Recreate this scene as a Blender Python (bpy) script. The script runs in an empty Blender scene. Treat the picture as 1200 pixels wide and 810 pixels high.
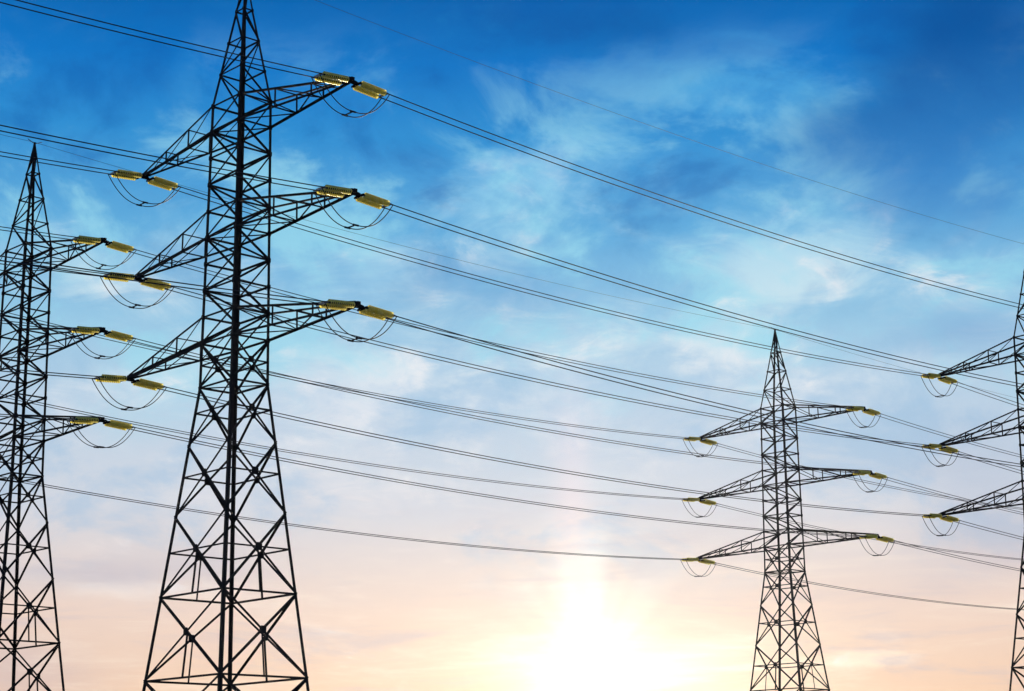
import bpy, bmesh, math, random
from mathutils import Vector, Matrix
random.seed(7)
R = math.radians
scene = bpy.context.scene
COL = scene.collection

# ------------------------------------------------------------------ camera
EYE = 1.65
F_PX, PITCH, ROLL = 2228.24, 0.24133, 0.0072
cam_d = bpy.data.cameras.new('camera')
cam_d.sensor_fit = 'HORIZONTAL'; cam_d.sensor_width = 36.0
cam_d.lens = F_PX / 1200 * 36.0
cam_d.clip_start = 0.1; cam_d.clip_end = 20000
cam = bpy.data.objects.new('camera', cam_d); COL.objects.link(cam)
cam.matrix_world = Matrix.Translation((0, 0, EYE)) @ Matrix.Rotation(math.pi/2 + PITCH, 4, 'X') @ Matrix.Rotation(-ROLL, 4, 'Z')
scene.camera = cam

# ------------------------------------------------------------------ sun, exposure
SUN_AZ, SUN_EL = R(2.35), R(4.05)         # azimuth clockwise from +Y, elevation
scene.view_settings.view_transform = 'Standard'
scene.view_settings.look = 'None'
scene.view_settings.exposure = 0.0
scene.view_settings.gamma = 1.0
scene.view_settings.use_curve_mapping = False
sun_d = bpy.data.lights.new('sun', 'SUN'); sun_d.energy = 5.0; sun_d.angle = R(0.6)
sun_d.color = (1.0, 0.86, 0.66)
sun = bpy.data.objects.new('sun', sun_d); COL.objects.link(sun)
to_sun = Vector((math.sin(SUN_AZ)*math.cos(SUN_EL), math.cos(SUN_AZ)*math.cos(SUN_EL), math.sin(SUN_EL)))
sun.rotation_euler = to_sun.to_track_quat('Z', 'Y').to_euler()
sun.location = (0, 60, 120)

# ------------------------------------------------------------------ node helpers
def lin(c):
    c = c / 255.0
    return c / 12.92 if c <= 0.04045 else ((c + 0.055) / 1.055) ** 2.4
def srgb(r, g, b): return (lin(r), lin(g), lin(b), 1.0)

class NB:
    def __init__(s, tree): s.t = tree; s.n = tree.nodes; s.l = tree.links
    def put(s, sock, v):
        if isinstance(v, bpy.types.NodeSocket): s.l.new(v, sock)
        else: sock.default_value = v
    def m(s, op, a, b=None, c=None, clamp=False):
        n = s.n.new('ShaderNodeMath'); n.operation = op; n.use_clamp = clamp
        for i, v in enumerate((a, b, c)):
            if v is not None: s.put(n.inputs[i], v)
        return n.outputs[0]
    def mix(s, f, a, b, mode='MIX'):
        n = s.n.new('ShaderNodeMix'); n.data_type = 'RGBA'; n.blend_type = mode; n.clamp_factor = True
        s.put(n.inputs['Factor'], f); s.put(n.inputs[6], a); s.put(n.inputs[7], b)
        return n.outputs[2]
    def ramp(s, f, stops, interp='LINEAR'):
        n = s.n.new('ShaderNodeValToRGB'); e = n.color_ramp; e.interpolation = interp
        while len(e.elements) < len(stops): e.elements.new(0.5)
        for el, (p, c) in zip(e.elements, stops): el.position = p; el.color = c
        s.put(n.inputs[0], f); return n.outputs[0]
    def noise(s, vec, scale, detail=6, rough=0.55, dist=0.0, lac=2.0):
        n = s.n.new('ShaderNodeTexNoise')
        n.inputs['Scale'].default_value = scale; n.inputs['Detail'].default_value = detail
        n.inputs['Roughness'].default_value = rough; n.inputs['Distortion'].default_value = dist
        n.inputs['Lacunarity'].default_value = lac
        s.l.new(vec, n.inputs['Vector']); return n
    def smooth(s, v, a, b):
        n = s.n.new('ShaderNodeMapRange'); n.interpolation_type = 'SMOOTHSTEP'
        s.put(n.inputs['Value'], v); n.inputs['From Min'].default_value = a; n.inputs['From Max'].default_value = b
        return n.outputs[0]
    def comb(s, x, y, z):
        n = s.n.new('ShaderNodeCombineXYZ')
        for i, v in enumerate((x, y, z)): s.put(n.inputs[i], v)
        return n.outputs[0]

# ------------------------------------------------------------------ sky
def build_world():
    w = bpy.data.worlds.new('World'); scene.world = w; w.use_nodes = True
    t = w.node_tree; t.nodes.clear(); nb = NB(t)
    out = t.nodes.new('ShaderNodeOutputWorld'); bg = t.nodes.new('ShaderNodeBackground')
    bg.inputs['Strength'].default_value = 0.1
    t.links.new(bg.outputs[0], out.inputs[0])
    tc = t.nodes.new('ShaderNodeTexCoord'); D = tc.outputs['Generated']
    sp = t.nodes.new('ShaderNodeSeparateXYZ'); t.links.new(D, sp.inputs[0])
    x, y, z = sp.outputs
    deg = 180 / math.pi
    el = nb.m('MULTIPLY', nb.m('ARCSINE', z), deg)
    az = nb.m('MULTIPLY', nb.m('ARCTAN2', x, y), deg)
    # physical sky underneath
    sky = t.nodes.new('ShaderNodeTexSky'); sky.sky_type = 'NISHITA'; sky.sun_disc = False
    sky.sun_elevation = SUN_EL; sky.sun_rotation = SUN_AZ
    sky.air_density = 1.0; sky.dust_density = 0.6; sky.ozone_density = 3.0
    # clear air colour by elevation (0..40 degrees)
    air = nb.ramp(nb.m('DIVIDE', el, 40.0, clamp=True), [
        (0.0000, srgb(238, 196, 164)), (0.0875, srgb(240, 204, 178)), (0.1500, srgb(236, 212, 200)), (0.2250, srgb(212, 216, 226)), (0.2950, srgb(188, 210, 230)), (0.3625, srgb(150, 200, 230)), (0.4300, srgb(96, 172, 222)), (0.5000, srgb(46, 144, 212)), (0.5550, srgb(8, 118, 200)), (0.6125, srgb(0, 98, 176)), (0.8000, srgb(0, 78, 156)), (1.0000, srgb(0, 58, 130))])
    # cloud plane coordinates
    inv = nb.m('DIVIDE', 1.0, nb.m('ADD', nb.m('MAXIMUM', z, 0.0), 0.16))
    P = nb.comb(nb.m('MULTIPLY', x, inv), nb.m('MULTIPLY', nb.m('MULTIPLY', y, inv), 1.0), 0.0)
    PR = nb.comb(nb.m('MULTIPLY_ADD', az, 0.075, nb.m('MULTIPLY', el, 0.05)), nb.m('MULTIPLY_ADD', el, 0.125, nb.m('MULTIPLY', az, -0.035)), 0.7)
    n1 = nb.noise(PR, 1.9, 9, 0.57, 0.5).outputs[0]
    n2 = nb.noise(P, 8.0, 9, 0.62, 0.8).outputs[0]
    def blob(a, e, sa, se):
        u = nb.m('DIVIDE', nb.m('SUBTRACT', az, a), sa); v = nb.m('DIVIDE', nb.m('SUBTRACT', el, e), se)
        q = nb.m('ADD', nb.m('MULTIPLY', u, u), nb.m('MULTIPLY', v, v))
        return nb.m('EXPONENT', nb.m('MULTIPLY', q, -1.0))
    def px(X, Y, sx, sy):                     # a cloud bank at a bearing and elevation (degrees)
        k = deg / F_PX
        return (X - 600) * k, PITCH * deg + (405 - Y) * k, sx * k, sy * k
    banks = BANKS
    cover = None
    for (X, Y, sx, sy, amp) in banks:
        b = nb.m('MULTIPLY', blob(*px(X, Y, sx, sy)), amp)
        cover = b if cover is None else nb.m('ADD', cover, b)
    tex = nb.m('ADD', nb.m('MULTIPLY', n1, 0.62), nb.m('MULTIPLY', n2, 0.38))
    tex = nb.m('MULTIPLY_ADD', nb.m('SUBTRACT', tex, 0.5), 1.75, 0.47)
    dens = nb.smooth(nb.m('ADD', tex, nb.m('MULTIPLY', cover, 0.95)), 0.50, 0.95)
    ccol = nb.ramp(nb.m('DIVIDE', el, 40.0, clamp=True), [
        (0.0, srgb(255, 226, 196)), (0.12, srgb(255, 232, 212)), (0.20, srgb(244, 234, 232)), (0.30, srgb(228, 234, 242)),
        (0.38, srgb(206, 232, 242)), (0.44, srgb(160, 216, 240)), (0.51, srgb(92, 178, 230)), (0.58, srgb(48, 148, 214)), (0.66, srgb(30, 128, 200))])
    col = nb.mix(nb.m('MULTIPLY', dens, 0.9), air, ccol)
    nm = nb.noise(nb.comb(nb.m('MULTIPLY', az, 0.11), nb.m('MULTIPLY', el, 0.17), 5.3), 2.0, 10, 0.60, 0.35).outputs[0]
    mid = nb.m('MULTIPLY', nb.smooth(el, 9.5, 14.5), nb.smooth(el, 24.0, 18.0))
    col = nb.mix(nb.m('MULTIPLY', nb.m('MULTIPLY', nb.smooth(nm, 0.50, 0.68), mid), 0.70), col, srgb(158, 222, 240))
    col = nb.mix(nb.m('MULTIPLY', nb.m('MULTIPLY', nb.smooth(nm, 0.50, 0.33), nb.smooth(el, 13.0, 20.0)), 0.50), col, srgb(0, 92, 174))
    lowb = nb.m('MULTIPLY', nb.smooth(el, 5.5, 9.0), nb.smooth(el, 17.0, 12.0))
    col = nb.mix(nb.m('MULTIPLY', nb.m('MULTIPLY', nb.smooth(nm, 0.52, 0.36), lowb), 0.45), col, srgb(138, 186, 222))
    n4 = nb.noise(PR, 5.5, 9, 0.6, 0.7).outputs[0]
    core = nb.m('MULTIPLY', nb.smooth(n4, 0.44, 0.72), nb.m('MULTIPLY', nb.smooth(dens, 0.25, 0.85), nb.smooth(el, 21.0, 15.0)))
    col = nb.mix(nb.m('MULTIPLY', core, 0.75), col, srgb(240, 241, 245))
    # soft grey shadowed undersides
    shade = None
    for (X, Y, sx, sy, amp) in SHADES:
        b = nb.m('MULTIPLY', blob(*px(X, Y, sx, sy)), amp)
        shade = b if shade is None else nb.m('ADD', shade, b)
    sh = nb.smooth(nb.m('ADD', nb.m('MULTIPLY', nb.m('SUBTRACT', n1, 0.5), 1.1), shade), 0.02, 0.85)
    scol = nb.ramp(nb.m('DIVIDE', el, 40.0, clamp=True), [
        (0.0, srgb(206, 176, 172)), (0.14, srgb(190, 184, 198)), (0.24, srgb(168, 186, 212)), (0.36, srgb(104, 160, 212)),
        (0.46, srgb(44, 122, 196)), (0.56, srgb(0, 76, 150)), (0.7, srgb(0, 66, 138))])
    col = nb.mix(nb.m('MULTIPLY', sh, 0.75), col, scol)
    # thin high streaks low in the sky
    PS = nb.comb(nb.m('MULTIPLY', az, 0.07), nb.m('MULTIPLY', el, 0.55), 3.0)
    st = nb.noise(PS, 1.7, 7, 0.6, 0.5).outputs[0]
    low = nb.smooth(el, 11.0, 4.0)
    col = nb.mix(nb.m('MULTIPLY', nb.m('MULTIPLY', nb.smooth(st, 0.52, 0.75), low), 0.55), col, srgb(255, 240, 224))
    col = nb.mix(nb.m('MULTIPLY', nb.m('MULTIPLY', nb.smooth(st, 0.50, 0.30), low), 0.60), col, srgb(200, 188, 198))
    col = nb.mix(0.03, col, nb.mix(1.0, sky.outputs[0], (0.1, 0.1, 0.1, 1), 'MULTIPLY'))
    # glow of the sun through thin cloud
    sd = t.nodes.new('ShaderNodeVectorMath'); sd.operation = 'DOT_PRODUCT'
    t.links.new(D, sd.inputs[0]); sd.inputs[1].default_value = to_sun
    ang = nb.m('MULTIPLY', nb.m('ARCCOSINE', nb.m('MINIMUM', sd.outputs['Value'], 1.0)), deg)
    sa, se = SUN_AZ * deg, SUN_EL * deg
    def add(c, f, rgb):
        return nb.mix(1.0, c, nb.mix(f, (0, 0, 0, 1), rgb), 'ADD')
    dx, dy = nb.m('DIVIDE', nb.m('SUBTRACT', az, sa), ang), nb.m('DIVIDE', nb.m('SUBTRACT', el, se), ang)
    ray = nb.noise(nb.comb(dx, dy, 1.7), 1.5, 2, 0.5).outputs[0]
    k = nb.m('ADD', nb.m('MULTIPLY', nb.m('SUBTRACT', st, 0.5), 1.1), nb.m('MULTIPLY', nb.m('SUBTRACT', ray, 0.5), 2.8))
    wob = nb.m('MULTIPLY', ang, nb.m('SUBTRACT', 1.0, k))
    def g(a, s): 
        q = nb.m('DIVIDE', a, s); return nb.m('EXPONENT', nb.m('MULTIPLY', nb.m('MULTIPLY', q, q), -1.0))
    col = add(col, blob(sa - 0.6, se - 0.6, 7.5, 4.0), (0.17, 0.15, 0.10, 1))
    col = add(col, g(wob, 3.2), (0.18, 0.21, 0.16, 1))
    col = add(col, g(wob, 1.9), (0.36, 0.37, 0.33, 1))
    col = add(col, g(wob, 0.8), (0.9, 0.9, 0.9, 1))
    col = add(col, blob(sa - 0.35, se + 2.0, 0.52, 1.9), (0.17, 0.17, 0.12, 1))
    col = add(col, blob(sa - 0.55, se + 5.2, 0.62, 3.2), (0.14, 0.055, 0.03, 1))
    col = nb.mix(1.0, col, (10, 10, 10, 1), 'MULTIPLY')
    t.links.new(col, bg.inputs['Color'])

# cloud banks and darker veils: bearing/height, spread, strength
BANKS = [(890, 120, 120, 55, .34), (770, 90, 60, 40, .10), (945, 325, 90, 45, .46), (880, 300, 150, 60, .12), (600, 235, 100, 50, .34), (700, 190, 130, 40, .20),
         (430, 300, 120, 70, .20), (460, 430, 110, 36, .34), (560, 470, 160, 40, .20), (740, 400, 150, 40, .30), (850, 420, 80, 40, .20), (120, 460, 120, 40, .16),
         (150, 690, 90, 14, .42), (60, 650, 90, 20, .15), (180, 560, 160, 40, .12), (650, 540, 220, 50, .16), (1050, 440, 120, 30, .26), (960, 500, 100, 30, .14),
         (1010, 775, 60, 10, .50), (1120, 350, 100, 34, .14), (130, 310, 120, 60, .32), (370, 110, 160, 50, .10), (520, 120, 90, 50, .10), (480, 570, 120, 30, .12)]
SHADES = [(1170, 90, 110, 100, .95), (1060, 180, 140, 50, .65), (720, 40, 130, 36, .35), (1150, 260, 110, 40, .50), (1130, 410, 110, 36, .40),
          (1140, 560, 120, 60, .45), (120, 680, 90, 18, .40), (60, 600, 120, 30, .20), (40, 780, 140, 60, .50), (230, 660, 120, 26, .35), (1160, 640, 110, 50, .40), (60, 60, 150, 100, .15), (640, 350, 110, 36, .20), (560, 330, 90, 40, .2), (1080, 700, 120, 40, .20)]
build_world()

# ------------------------------------------------------------------ materials
def mat(name, fn):
    m = bpy.data.materials.new(name); m.use_nodes = True
    nb = NB(m.node_tree); b = m.node_tree.nodes['Principled BSDF']; fn(nb, b, m); return m
def objco(nb): return nb.n.new('ShaderNodeTexCoord').outputs['Object']
def m_steel(nb, b, m):
    co = objco(nb); n = nb.noise(co, 2.2, 6, 0.6).outputs[0]
    b.inputs['Metallic'].default_value = 0.0; b.inputs['Specular IOR Level'].default_value = 0.12
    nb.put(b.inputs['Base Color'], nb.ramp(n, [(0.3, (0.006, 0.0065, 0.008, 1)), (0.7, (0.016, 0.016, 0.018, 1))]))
    nb.put(b.inputs['Roughness'], nb.ramp(n, [(0.3, (0.7,)*3 + (1,)), (0.7, (0.9,)*3 + (1,))]))
def m_wire(nb, b, m):
    n = nb.noise(objco(nb), 6.0, 3).outputs[0]
    b.inputs['Metallic'].default_value = 0.2; b.inputs['Roughness'].default_value = 0.62; b.inputs['Specular IOR Level'].default_value = 0.3
    nb.put(b.inputs['Base Color'], nb.ramp(n, [(0.3, (0.015, 0.016, 0.02, 1)), (0.7, (0.035, 0.036, 0.04, 1))]))
def m_fitting(nb, b, m):
    n = nb.noise(objco(nb), 9.0, 3).outputs[0]
    b.inputs['Metallic'].default_value = 0.7; b.inputs['Roughness'].default_value = 0.4
    nb.put(b.inputs['Base Color'], nb.ramp(n, [(0.3, (0.10, 0.10, 0.11, 1)), (0.7, (0.22, 0.22, 0.23, 1))]))
def m_glass(nb, b, m):
    n = nb.noise(objco(nb), 5.0, 4).outputs[0]
    c = nb.ramp(n, [(0.3, (0.97, 0.82, 0.13, 1)), (0.7, (1.0, 0.94, 0.38, 1))])
    nb.put(b.inputs['Base Color'], c); b.inputs['Roughness'].default_value = 0.18; b.inputs['IOR'].default_value = 1.5
    tr = nb.n.new('ShaderNodeBsdfTranslucent'); nb.put(tr.inputs['Color'], c)
    mx = nb.n.new('ShaderNodeMixShader'); mx.inputs[0].default_value = 0.68
    nb.l.new(b.outputs[0], mx.inputs[1]); nb.l.new(tr.outputs[0], mx.inputs[2])
    o = [q for q in nb.n if q.type == 'OUTPUT_MATERIAL'][0]; nb.l.new(mx.outputs[0], o.inputs[0])
def m_concrete(nb, b, m):
    n = nb.noise(objco(nb), 3.0, 8, 0.65).outputs[0]
    nb.put(b.inputs['Base Color'], nb.ramp(n, [(0.3, (0.22, 0.21, 0.19, 1)), (0.7, (0.38, 0.37, 0.34, 1))]))
    b.inputs['Roughness'].default_value = 0.9
def m_ground(nb, b, m):
    co = objco(nb); a = nb.noise(co, 0.03, 8, 0.6).outputs[0]; c = nb.noise(co, 1.5, 8, 0.7).outputs[0]
    v = nb.m('ADD', nb.m('MULTIPLY', a, 0.6), nb.m('MULTIPLY', c, 0.4))
    nb.put(b.inputs['Base Color'], nb.ramp(v, [(0.35, (0.035, 0.055, 0.018, 1)), (0.5, (0.06, 0.075, 0.025, 1)), (0.65, (0.11, 0.095, 0.045, 1))]))
    b.inputs['Roughness'].default_value = 0.95
    bp = nb.n.new('ShaderNodeBump'); bp.inputs['Strength'].default_value = 0.6; bp.inputs['Distance'].default_value = 0.1
    nb.l.new(c, bp.inputs['Height']); nb.l.new(bp.outputs[0], b.inputs['Normal'])
STEEL = mat('dark_steel', m_steel); WIRE = mat('cable_metal', m_wire); FIT = mat('galvanised_fitting', m_fitting)
GLASS = mat('amber_glass', m_glass); CONC = mat('concrete', m_concrete); GRASS = mat('meadow', m_ground)

# ------------------------------------------------------------------ mesh helpers
class MB:
    """collects shapes; build() links them as one mesh object"""
    def __init__(s): s.v = []; s.f = []
    def sweep(s, a, b, prof, u, w, cap=True):
        """sweep a closed 2-D profile from a to b; u, w are the profile axes"""
        i = len(s.v); n = len(prof)
        for p in (a, b):
            for (q, r) in prof: s.v.append(tuple(p + u*q + w*r))
        for k in range(n):
            j = (k+1) % n; s.f.append((i+k, i+j, i+n+j, i+n+k))
        if cap: s.f.append(tuple(i+k for k in reversed(range(n)))); s.f.append(tuple(i+n+k for k in range(n)))
    def angle(s, a, b, size, nrm, th=0.014, flip=1):
        """an L section from a to b, one flange flat against the face with normal nrm"""
        a = Vector(a); b = Vector(b); d = (b-a)
        if d.length < 1e-4: return
        d.normalize(); n = (Vector(nrm) - d*d.dot(Vector(nrm))).normalized(); u = d.cross(n) * flip
        h = size/2
        prof = [(-h, 0), (h, 0), (h, -th), (-h+th, -th), (-h+th, -size*0.75), (-h, -size*0.75)]
        s.sweep(a, b, prof, u, n)
    def plate(s, c, u, w, n, hu, hw, th):
        c = Vector(c); s.sweep(c - n*th/2, c + n*th/2, [(-hu, -hw*0.6), (-hu*0.6, -hw), (hu*0.6, -hw), (hu, -hw*0.6), (hu, hw*0.6), (hu*0.6, hw), (-hu*0.6, hw), (-hu, hw*0.6)], u, w)
    def tube(s, pts, r, sides=8):
        pts = [Vector(p) for p in pts]; i = len(s.v); m = len(pts)
        ref = Vector((0, 0, 1))
        for k, p in enumerate(pts):
            d = (pts[min(k+1, m-1)] - pts[max(k-1, 0)]).normalized()
            if abs(d.dot(ref)) > 0.95: ref = Vector((1, 0, 0))
            u = d.cross(ref).normalized(); w = u.cross(d)
            rr = r[k] if isinstance(r, (list, tuple)) else r
            for q in range(sides):
                t = 2*math.pi*q/sides; s.v.append(tuple(p + u*math.cos(t)*rr + w*math.sin(t)*rr))
        for k in range(m-1):
            for q in range(sides):
                j = (q+1) % sides; o = i+k*sides; s.f.append((o+q, o+j, o+sides+j, o+sides+q))
        s.f.append(tuple(i+q for q in reversed(range(sides)))); s.f.append(tuple(i+(m-1)*sides+q for q in range(sides)))
    def build(s, name, m, parent=None, smooth=False):
        me = bpy.data.meshes.new(name); me.from_pydata(s.v, [], s.f)
        bm = bmesh.new(); bm.from_mesh(me); bmesh.ops.recalc_face_normals(bm, faces=bm.faces); bm.to_mesh(me); bm.free()
        if smooth: me.polygons.foreach_set('use_smooth', [True]*len(me.polygons))
        me.materials.append(m)
        o = bpy.data.objects.new(name, me); COL.objects.link(o)
        if parent: o.parent = parent
        return o
def thing(name, label, cat, loc=(0, 0, 0), rz=0.0, group=None):
    o = bpy.data.objects.new(name, None); COL.objects.link(o); o.empty_display_size = 0.5
    o.location = loc; o.rotation_euler = (0, 0, rz); tag(o, label, cat, group); return o
def tag(o, label, cat, group=None):
    o['label'] = label; o['category'] = cat
    if group: o['group'] = group
def copy_part(o, parent):
    c = o.copy(); COL.objects.link(c); c.parent = parent
    for ch in o.children: copy_part(ch, c)
    return c

# ------------------------------------------------------------------ ground
def build_ground():
    bm = bmesh.new()
    rings = [0, 15, 30, 60, 100, 150, 220, 320, 500, 900, 1800, 4000, 9000]; seg = 72; prev = None
    for r in rings:
        if r == 0: cur = [bm.verts.new((0, 70, 0))]
        else: cur = [bm.verts.new((r*math.cos(2*math.pi*k/seg), 70 + r*math.sin(2*math.pi*k/seg), 0 if r < 320 else random.uniform(-0.6, 0.6))) for k in range(seg)]
        if prev:
            for k in range(seg):
                j = (k+1) % seg
                if len(prev) == 1: bm.faces.new((prev[0], cur[k], cur[j]))
                else: bm.faces.new((prev[k], cur[k], cur[j], prev[j]))
        prev = cur
    me = bpy.data.meshes.new('ground'); bm.to_mesh(me); bm.free(); me.materials.append(GRASS)
    o = bpy.data.objects.new('ground', me); COL.objects.link(o); o['kind'] = 'structure'
build_ground()

def build_haze():
    mb = MB(); mb.sweep(Vector((0, -9100, 0)), Vector((0, 9300, 0)), [(-9200, -2), (9200, -2), (9200, 47), (-9200, 47)], Vector((1, 0, 0)), Vector((0, 0, 1)))
    m = bpy.data.materials.new('haze'); m.use_nodes = True; t = m.node_tree; t.nodes.clear()
    o = t.nodes.new('ShaderNodeOutputMaterial'); v = t.nodes.new('ShaderNodeVolumePrincipled')
    v.inputs['Density'].default_value = 0.000011; v.inputs['Anisotropy'].default_value = 0.85; v.inputs['Color'].default_value = (0.95, 0.95, 0.95, 1)
    t.links.new(v.outputs[0], o.inputs['Volume'])
    h = mb.build('haze', m); h['kind'] = 'stuff'
build_haze()

# ------------------------------------------------------------------ pylon (local +X = cross-arm direction, +Y = along the line)
Q = 0.757                                     # depth of the body along the line against its width
H = {1: 35.65, 2: 29.98, 3: 24.45}            # cross-arm tips
LEN = {1: 9.231, 2: 9.564, 3: 9.927}
DU, DV = 1.408, 0.032                         # upper and lower chord roots above the tip
WAIST, RING_A, RING_B, PEAK = 22.25, 11.91, 7.93, 44.39
W_TOP, W_WAIST, W_RING = 1.287, 1.450, 3.265
U1 = H[1] + DU
def half(z):
    if z <= WAIST: return W_WAIST + (W_RING - W_WAIST) * (WAIST - z) / (WAIST - RING_B)
    if z <= U1: return W_WAIST + (W_TOP - W_WAIST) * (z - WAIST) / (U1 - WAIST)
    return max(0.05, W_TOP * (PEAK - z) / (PEAK - U1))
CN = {'N': (1, -1), 'R': (1, 1), 'F': (-1, 1), 'L': (-1, -1)}
def cor(c, z):
    w = half(z); return Vector((CN[c][0]*w, CN[c][1]*w*Q, z))
FACES = [('L', 'N', (0, -1, 0)), ('N', 'R', (1, 0, 0)), ('R', 'F', (0, 1, 0)), ('F', 'L', (-1, 0, 0))]

upper = [H[3] + DV]                           # joints of the parallel-sided body and the peak
for i in (3, 2, 1):
    u = H[i] + DU; upper.append(u)
    if i > 1:
        v = H[i-1] + DV
        upper += [u + (v-u)/3, u + 2*(v-u)/3, v]
upper += [38.76, 40.46, 42.2, 43.55]
lower = [H[3] + DV, WAIST, 19.32, 15.82, RING_A, RING_B, 4.0, 0.35]

def build_pylon(loc, rz, label):
    t = thing('pylon', label, 'electricity pylon', loc, rz, 'lattice steel pylons')
    for c, (sx, sy) in CN.items():
        mb = MB()
        zs = [0.25, RING_B, WAIST, U1, 42.2, PEAK - 0.08]
        for a, b, sz in zip(zs, zs[1:], (0.17, 0.16, 0.15, 0.12, 0.09)):
            th = 0.022; i = len(mb.v)
            prof = [(0, 0), (-sz, 0), (-sz, -th), (-th, -th), (-th, -sz), (0, -sz)]
            mb.sweep(cor(c, a), cor(c, b), prof, Vector((sx, 0, 0)), Vector((0, sy, 0)))
        mb.build('leg', STEEL, t)
        f = MB(); p = cor(c, 0.0)
        f.sweep(Vector((p.x, p.y, -1.0)), Vector((p.x, p.y, 0.30)), [(-.45, -.45), (.45, -.45), (.45, .45), (-.45, .45)], Vector((1, 0, 0)), Vector((0, 1, 0)))
        f.sweep(Vector((p.x, p.y, 0.29)), Vector((p.x, p.y, 0.42)), [(-.3, -.3), (.3, -.3), (.3, .3), (-.3, .3)], Vector((1, 0, 0)), Vector((0, 1, 0)))
        f.build('footing', CONC, t)
    kU2 = [k for k, z in enumerate(upper)]
    iV1 = upper.index(H[1] + DV)
    for fi, (a, b, n) in enumerate(FACES):
        n = Vector(n); tang = (cor(b, 10) - cor(a, 10)).normalized()
        # ---- upper cage
        mb = MB(); pk = MB()
        for k, z in enumerate(upper):
            m = mb if z <= U1 + 0.01 else pk
            jw = 0.11 if m is mb else 0.07
            for c, sg in ((a, 1), (b, -1)): m.plate(cor(c, z) + tang*sg*jw*0.8 + n*0.02, tang, Vector((0, 0, 1)), n, jw, jw*1.2, 0.012)
            sz = 0.10 if z <= U1 + 0.01 else 0.08
            m.angle(cor(a, z) - n*0.01, cor(b, z) - n*0.01, sz, n)
            if k + 1 < len(upper):
                m = mb if upper[k+1] <= U1 + 0.01 else pk
                rel = k - iV1
                # L meets the diagonals at even joints, R at odd ones
                first_low = (rel % 2 == 0)
                lead = a if a in 'LR' else b; other = b if lead == a else a
                even = (lead == 'L')
                at_lead_low = (first_low == even)
                p0 = cor(lead if at_lead_low else other, z); p1 = cor(other if at_lead_low else lead, upper[k+1])
                m.angle(p0 + n*0.012, p1 + n*0.012, 0.105 if m is mb else 0.085, n)
        cage = mb.build('cage_lattice', STEEL, t)
        pk.build('peak_lattice', STEEL, t)
        # ---- spreading lower body: X panels with a strut at the crossing
        mb = MB(); plates = []
        for k in range(len(lower) - 1):
            z0, z1 = lower[k], lower[k+1]
            A0, B0, A1, B1 = cor(a, z0), cor(b, z0), cor(a, z1), cor(b, z1)
            sz = 0.105 if k < 2 else 0.115
            mb.angle(A0 + n*0.012, B1 + n*0.012, sz, n); mb.angle(B0 - n*0.012, A1 - n*0.012, sz, n, flip=-1)
            wa, wb = half(z0), half(z1); tt = wa/(wa+wb); zc = z0 + (z1-z0)*tt
            C = (cor(a, zc) + cor(b, zc))/2
            if k < 4: mb.angle(cor(a, zc) - n*0.03, cor(b, zc) - n*0.03, 0.08, n)
            plates.append((C, 0.16 if k < 2 else 0.19))
            if z1 in (WAIST, RING_A, RING_B, 4.0): mb.angle(cor(a, z1) - n*0.03, cor(b, z1) - n*0.03, 0.10, n)
            if k >= 3:                         # hangers from the crossing down to the ring
                bot = (cor(a, z1) + cor(b, z1))/2
                if z1 > 0.5: 
                    mb.angle(C - n*0.045, bot - n*0.045, 0.09, n)
        body = mb.build('body_lattice', STEEL, t)
        for C, s_ in plates:
            g = MB(); g.plate(C + n*0.03, tang, Vector((0, 0, 1)), n, s_, s_, 0.02)
            g.build('gusset_plate', STEEL, body)
    # ---- horizontal plan bracing at the waist and rings
    for z in (WAIST, H[2] + DV, H[1] + DV):
        mb = MB()
        mb.angle(cor('L', z), cor('R', z), 0.065, (0, 0, 1)); mb.angle(cor('N', z), cor('F', z), 0.065, (0, 0, 1))
        mb.build('plan_bracing', STEEL, t)
    # ---- cross arms
    for side in (1, -1):
        for lv in (1, 2, 3):
            h = H[lv]; tip = Vector((side*LEN[lv], 0, h)); mb = MB()
            zu, zl = h + DU, h + DV
            cs = ('N', 'R') if side > 0 else ('L', 'F')
            ru = [cor(c, zu) for c in cs]; rl = [cor(c, zl) for c in cs]
            tu = [tip + Vector((0, sg*0.09, 0.07)) for sg in (-1, 1)]; tl = [tip + Vector((0, sg*0.09, -0.07)) for sg in (-1, 1)]
            pu = lambda j, q: ru[j].lerp(tu[j], q); pl = lambda j, q: rl[j].lerp(tl[j], q)
            ts = (0.33, 0.66)
            for j, sg in ((0, -1), (1, 1)):
                ns = Vector((0, sg, 0))
                mb.angle(ru[j], tu[j], 0.11, ns, flip=sg); mb.angle(rl[j], tl[j], 0.12, ns, flip=-sg)
                for q in ts: mb.angle(pu(j, q), pl(j, q), 0.075, ns)
                mb.angle(pl(j, ts[0]), ru[j], 0.06, ns) ; mb.angle(pl(j, ts[1]), pu(j, ts[0]), 0.06, ns)
                mb.angle(pl(j, 0.86), pu(j, ts[1]), 0.05, ns)
            for q in ts:
                mb.angle(pl(0, q), pl(1, q), 0.07, (0, 0, 1)); mb.angle(pu(0, q), pu(1, q), 0.06, (0, 0, 1))
            up = Vector((0, 0, 1))
            mb.angle(rl[0], pl(1, ts[0]), 0.06, up); mb.angle(pl(1, ts[0]), pl(0, ts[1]), 0.06, up)
            arm = mb.build('cross_arm', STEEL, t)
            tp = MB()
            tp.plate(tip + Vector((-side*0.12, 0, 0)), Vector((1, 0, 0)), Vector((0, 1, 0)), Vector((0, 0, 1)), 0.30, 0.14, 0.16)
            tp.plate(tip + Vector((side*0.08, 0, -0.12)), Vector((0, 1, 0)), Vector((0, 0, 1)), Vector((1, 0, 0)), 0.34, 0.09, 0.03)
            tp.build('tip_plate', STEEL, arm)
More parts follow.
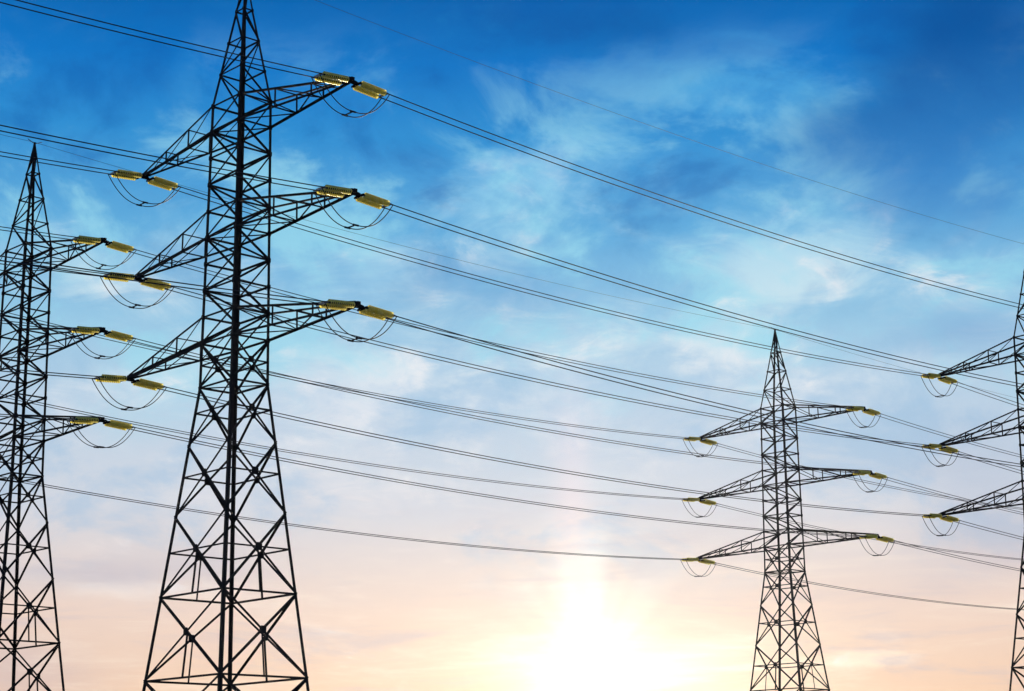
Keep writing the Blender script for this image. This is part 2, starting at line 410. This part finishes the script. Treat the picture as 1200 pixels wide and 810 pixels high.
    # ---- peak cap and earth-wire arms
    mb = MB(); mb.tube([(0, 0, 43.3), (0, 0, 43.75), (0, 0, PEAK)], [0.20, 0.15, 0.07], 6); mb.build('peak_cap', STEEL, t)
    mb = MB(); mb.tube([(0, -0.5, PEAK + 0.12), (0, -0.12, PEAK - 0.05), (0, 0.12, PEAK - 0.05), (0, 0.5, PEAK + 0.12)], 0.025, 6)
    mb.build('wire_clamp', FIT, t)
    return t

PSI = 0.8346
SITES = {  # x, y, yaw offset, how a label names it
    'A': (-13.773, 91.731, 0.0, 'large front pylon'),
    'B': (-31.046, 117.256, -0.017, 'left edge pylon'),
    'C': (24.013, 168.279, -0.0364, 'small pylon'),
    'D': (40.264, 142.089, 0.0421, 'right edge pylon')}
LBL = {'A': 'tallest dark lattice steel pylon, its peak cut off by the top edge',
       'B': 'dark lattice steel pylon at the left edge, its left arms outside the photo',
       'C': 'smallest dark lattice steel pylon, standing whole to the right of the low sun',
       'D': 'dark lattice steel pylon at the right edge, showing only left arms and one leg'}
pyl = {}
for k, (x, y, dy, nm) in SITES.items():
    rz = -(PSI + dy)
    if k == 'A': pyl[k] = build_pylon((x, y, 0), rz, LBL[k])
    else:
        t = pyl['A'].copy(); COL.objects.link(t); t.location = (x, y, 0); t.rotation_euler = (0, 0, rz); t['label'] = LBL[k]
        for ch in list(pyl['A'].children): copy_part(ch, t)
        pyl[k] = t

# ------------------------------------------------------------------ line hardware
def site_mat(k):
    x, y, dy, _ = SITES[k]; return Matrix.Translation((x, y, 0)) @ Matrix.Rotation(-(PSI + dy), 4, 'Z')
def arm_tip(k, side, lv): return site_mat(k) @ Vector((side*LEN[lv], 0, H[lv] - 0.16))
def peak(k): return site_mat(k) @ Vector((0, 0, PEAK))
DEL = {'AD': peak('D') - peak('A'), 'BC': peak('C') - peak('B')}
LVN = {1: 'top', 2: 'middle', 3: 'bottom'}; SDN = {1: 'right', -1: 'left'}
STR_IN, STR_LEN, STR_END = 0.42, 1.45, 2.12     # string start, its length, where the conductor clamp sits
SEP = 0.31                                      # half spacing of the twin bundle
def catenary(a, b, sag, n=60, s0=0.0, s1=1.0):
    out = []
    for i in range(n+1):
        q = s0 + (s1-s0)*i/n; p = a.lerp(b, q); p.z -= 4*sag*q*(1-q); out.append(p)
    return out
def disc_string_mesh(a, b):
    """a string of cap-and-pin glass discs"""
    d = (b-a); L = d.length; d.normalize(); mb = MB(); n = 13; p = L/n; sides = 16
    u = d.cross(Vector((0, 0, 1))).normalized(); w = u.cross(d)
    for i in range(n):                          # each disc is a thin glass bell, open towards the line
        o = a + d*(p*i); base = len(mb.v)
        prof = ((0.05, .050), (0.10, .100), (0.18, .136), (0.32, .152), (0.54, .156), (0.70, .152))
        for f_, r_ in prof:
            for q in range(sides):
                t = 2*math.pi*q/sides; mb.v.append(tuple(o + d*(p*f_) + u*(math.cos(t)*r_) + w*(math.sin(t)*r_)))
        for k in range(len(prof)-1):
            for q in range(sides):
                j = (q+1) % sides; c = base + k*sides; mb.f.append((c+q, c+j, c+sides+j, c+sides+q))
    return mb
def string_set(base, direction, label, group):
    """twin strings from the arm tip along 'direction'; returns the two clamp points"""
    d = direction.normalized(); side = d.cross(Vector((0, 0, 1))).normalized(); up = side.cross(d)
    t = thing('insulator_string', label, 'insulator', base, 0, group)
    o = Vector((0, 0, 0))
    for sg in (-1, 1):
        e = side*SEP*sg*0.93
        s = disc_string_mesh(d*STR_IN + e, d*(STR_IN + STR_LEN) + e).build('disc_string', GLASS, t, True)
        c = MB(); c.tube([d*STR_IN + e, d*(STR_IN + STR_LEN) + e], 0.046, 8); c.build('core_pin', WIRE, s)
        for q0, q1, r_ in ((STR_IN - .06, STR_IN + .02, .05), (STR_IN + STR_LEN - .02, STR_IN + STR_LEN + .10, .04)):
            c = MB(); c.tube([d*q0 + e, d*q1 + e], r_, 8); c.build('end_cap', FIT, s)
    y1 = MB(); y1.plate(d*(STR_IN - .09), side, up, d, SEP + 0.08, 0.07, 0.03); y1.tube([o, d*(STR_IN - .08)], 0.05, 8); y1.build('yoke_plate', STEEL, t)
    y2 = MB(); y2.plate(d*(STR_IN + STR_LEN + .10), side, up, d, SEP + 0.06, 0.06, 0.03); y2.build('yoke_plate', FIT, t)
    for sg in (-1, 1):
        c = MB(); e = side*SEP*sg
        c.tube([d*(STR_IN + STR_LEN + .12) + e, d*(STR_END) + e], 0.035, 8); c.build('dead_end_clamp', WIRE, t)
    return [base + d*STR_END + side*SEP*sg for sg in (-1, 1)]

W_R = 0.027
def conductor_pair(p0, p1, sag, label, group, s0=0.0, s1=1.0, n=60):
    t = thing('power_line', label, 'power line', p0, 0, group)
    side = (p1-p0).cross(Vector((0, 0, 1))).normalized()
    for sg in (-1, 1):
        pts = [p - p0 + side*SEP*sg for p in catenary(p0, p1, sag, n, s0, s1)]
        mb = MB(); mb.tube(pts, W_R, 8); mb.build('conductor', WIRE, t, True)
    return t

SAG = {'mid': 1.24, 'back': 1.6, 'fwd': 1.32}
def slope_dir(a, b, sag):                       # direction of the wire leaving a
    v = b - a; v.z -= 4*sag; return v.normalized()
def nm(k): return SITES[k][3]

strings = {}
def add_string(k, side, lv, way, d):
    which = {'fwd': 'right', 'back': 'left'}[way]
    tone = 'bright yellow' if way == 'fwd' else 'darker yellow'
    lb = f'{tone} insulator {which} of the {LVN[lv]} {SDN[side]} arm tip of the {nm(k)}'
    strings[(k, side, lv, way)] = string_set(arm_tip(k, side, lv), d, lb, 'yellow insulator strings on the pylon arms')
HAS = {('A', 1), ('A', -1), ('B', 1), ('C', 1), ('C', -1), ('D', -1)}    # arms whose tips the photo shows

G_LINE = 'twin power lines strung between the pylons'
for (k0, k1, row) in (('A', 'D', 'AD'), ('B', 'C', 'BC')):
    for side in (1, -1):
        for lv in (1, 2, 3):
            a, b = arm_tip(k0, side, lv), arm_tip(k1, side, lv); L = (b-a).length
            s0 = s1 = 0.0
            if (k0, side) in HAS:
                add_string(k0, side, lv, 'fwd', slope_dir(a, b, SAG['mid'])); s0 = (STR_END - .05)/L
            if (k1, side) in HAS:
                add_string(k1, side, lv, 'back', slope_dir(b, a, SAG['mid'])); s1 = (STR_END - .05)/L
            conductor_pair(a, b, SAG['mid'], f"twin cable from the {nm(k0)}'s {LVN[lv]} {SDN[side]} arm to the {nm(k1)}", G_LINE, s0, 1 - s1, 80)
            if (k0, side) in HAS:               # span arriving from the left
                p = a - DEL[row]; add_string(k0, side, lv, 'back', slope_dir(a, p, SAG['back']))
                conductor_pair(a, p, SAG['back'], f"twin cable reaching the {nm(k0)}'s {LVN[lv]} {SDN[side]} arm from the left", G_LINE, (STR_END - .05)/L, 1.0, 80)
            if (k1, side) in HAS:               # span leaving to the right
                p = b + DEL[row]; add_string(k1, side, lv, 'fwd', slope_dir(b, p, SAG['fwd']))
                conductor_pair(b, p, SAG['fwd'], f"twin cable leaving the {nm(k1)}'s {LVN[lv]} {SDN[side]} arm towards the right", G_LINE, (STR_END - .05)/L, 1.0, 80)

# jumper loops under each arm tip
for (k, side) in sorted(HAS):
    for lv in (1, 2, 3):
        base = arm_tip(k, side, lv)
        t = thing('jumper_cable', f'twin jumper loop sagging under the {LVN[lv]} {SDN[side]} arm tip of the {nm(k)}', 'jumper cable', base, 0, 'jumper loops under the arm tips')
        f, b = strings[(k, side, lv, 'fwd')], strings[(k, side, lv, 'back')]
        b = b[::-1]; mids = []
        for j in (0, 1):
            p0, p1 = f[j] - base, b[j] - base; pts = []
            dep = 1.40 + random.uniform(-.05, .05)
            for i in range(41):
                q = i/40; p = p0.lerp(p1, q)
                e = 1 - abs(2*q-1)**2.4
                p.z -= dep*e; pts.append(p)
            mids.append(pts[21]); mb = MB(); mb.tube(pts, 0.024, 8); mb.build('conductor', WIRE, t, True)
        d = (p1-p0).normalized(); mb = MB()
        mb.tube([mids[0], mids[1]], 0.035, 8)
        for m_ in mids: mb.tube([m_ - d*0.16, m_ + d*0.16], 0.05, 8)
        mb.build('spacer', WIRE, t)

# earth wires along the peaks
def earth(p0, p1, sag, label):
    o_ = MB(); o_.tube([p - p0 for p in catenary(p0, p1, sag, 80)], 0.011, 6); o = o_.build('earth_wire', WIRE, None, True)
    o.location = p0; tag(o, label, 'earth wire', 'thin earth wires between the pylon peaks')
top = Vector((0, 0, 0.0))
earth(peak('A') + top, peak('D') + top, 0.84, 'single thin wire crossing the deep blue upper sky above all other cables')
earth(peak('B') + top, peak('C') + top, 0.84, 'single faint wire between the peaks of the left edge and small pylons')
earth(peak('B') + top, peak('B') - DEL['BC'] + top, 0.4, 'single faint wire reaching the peak of the left edge pylon from outside')
earth(peak('C') + top, peak('C') + DEL['BC'] + top, 0.8, 'single faint wire leaving the peak of the small pylon towards the right')
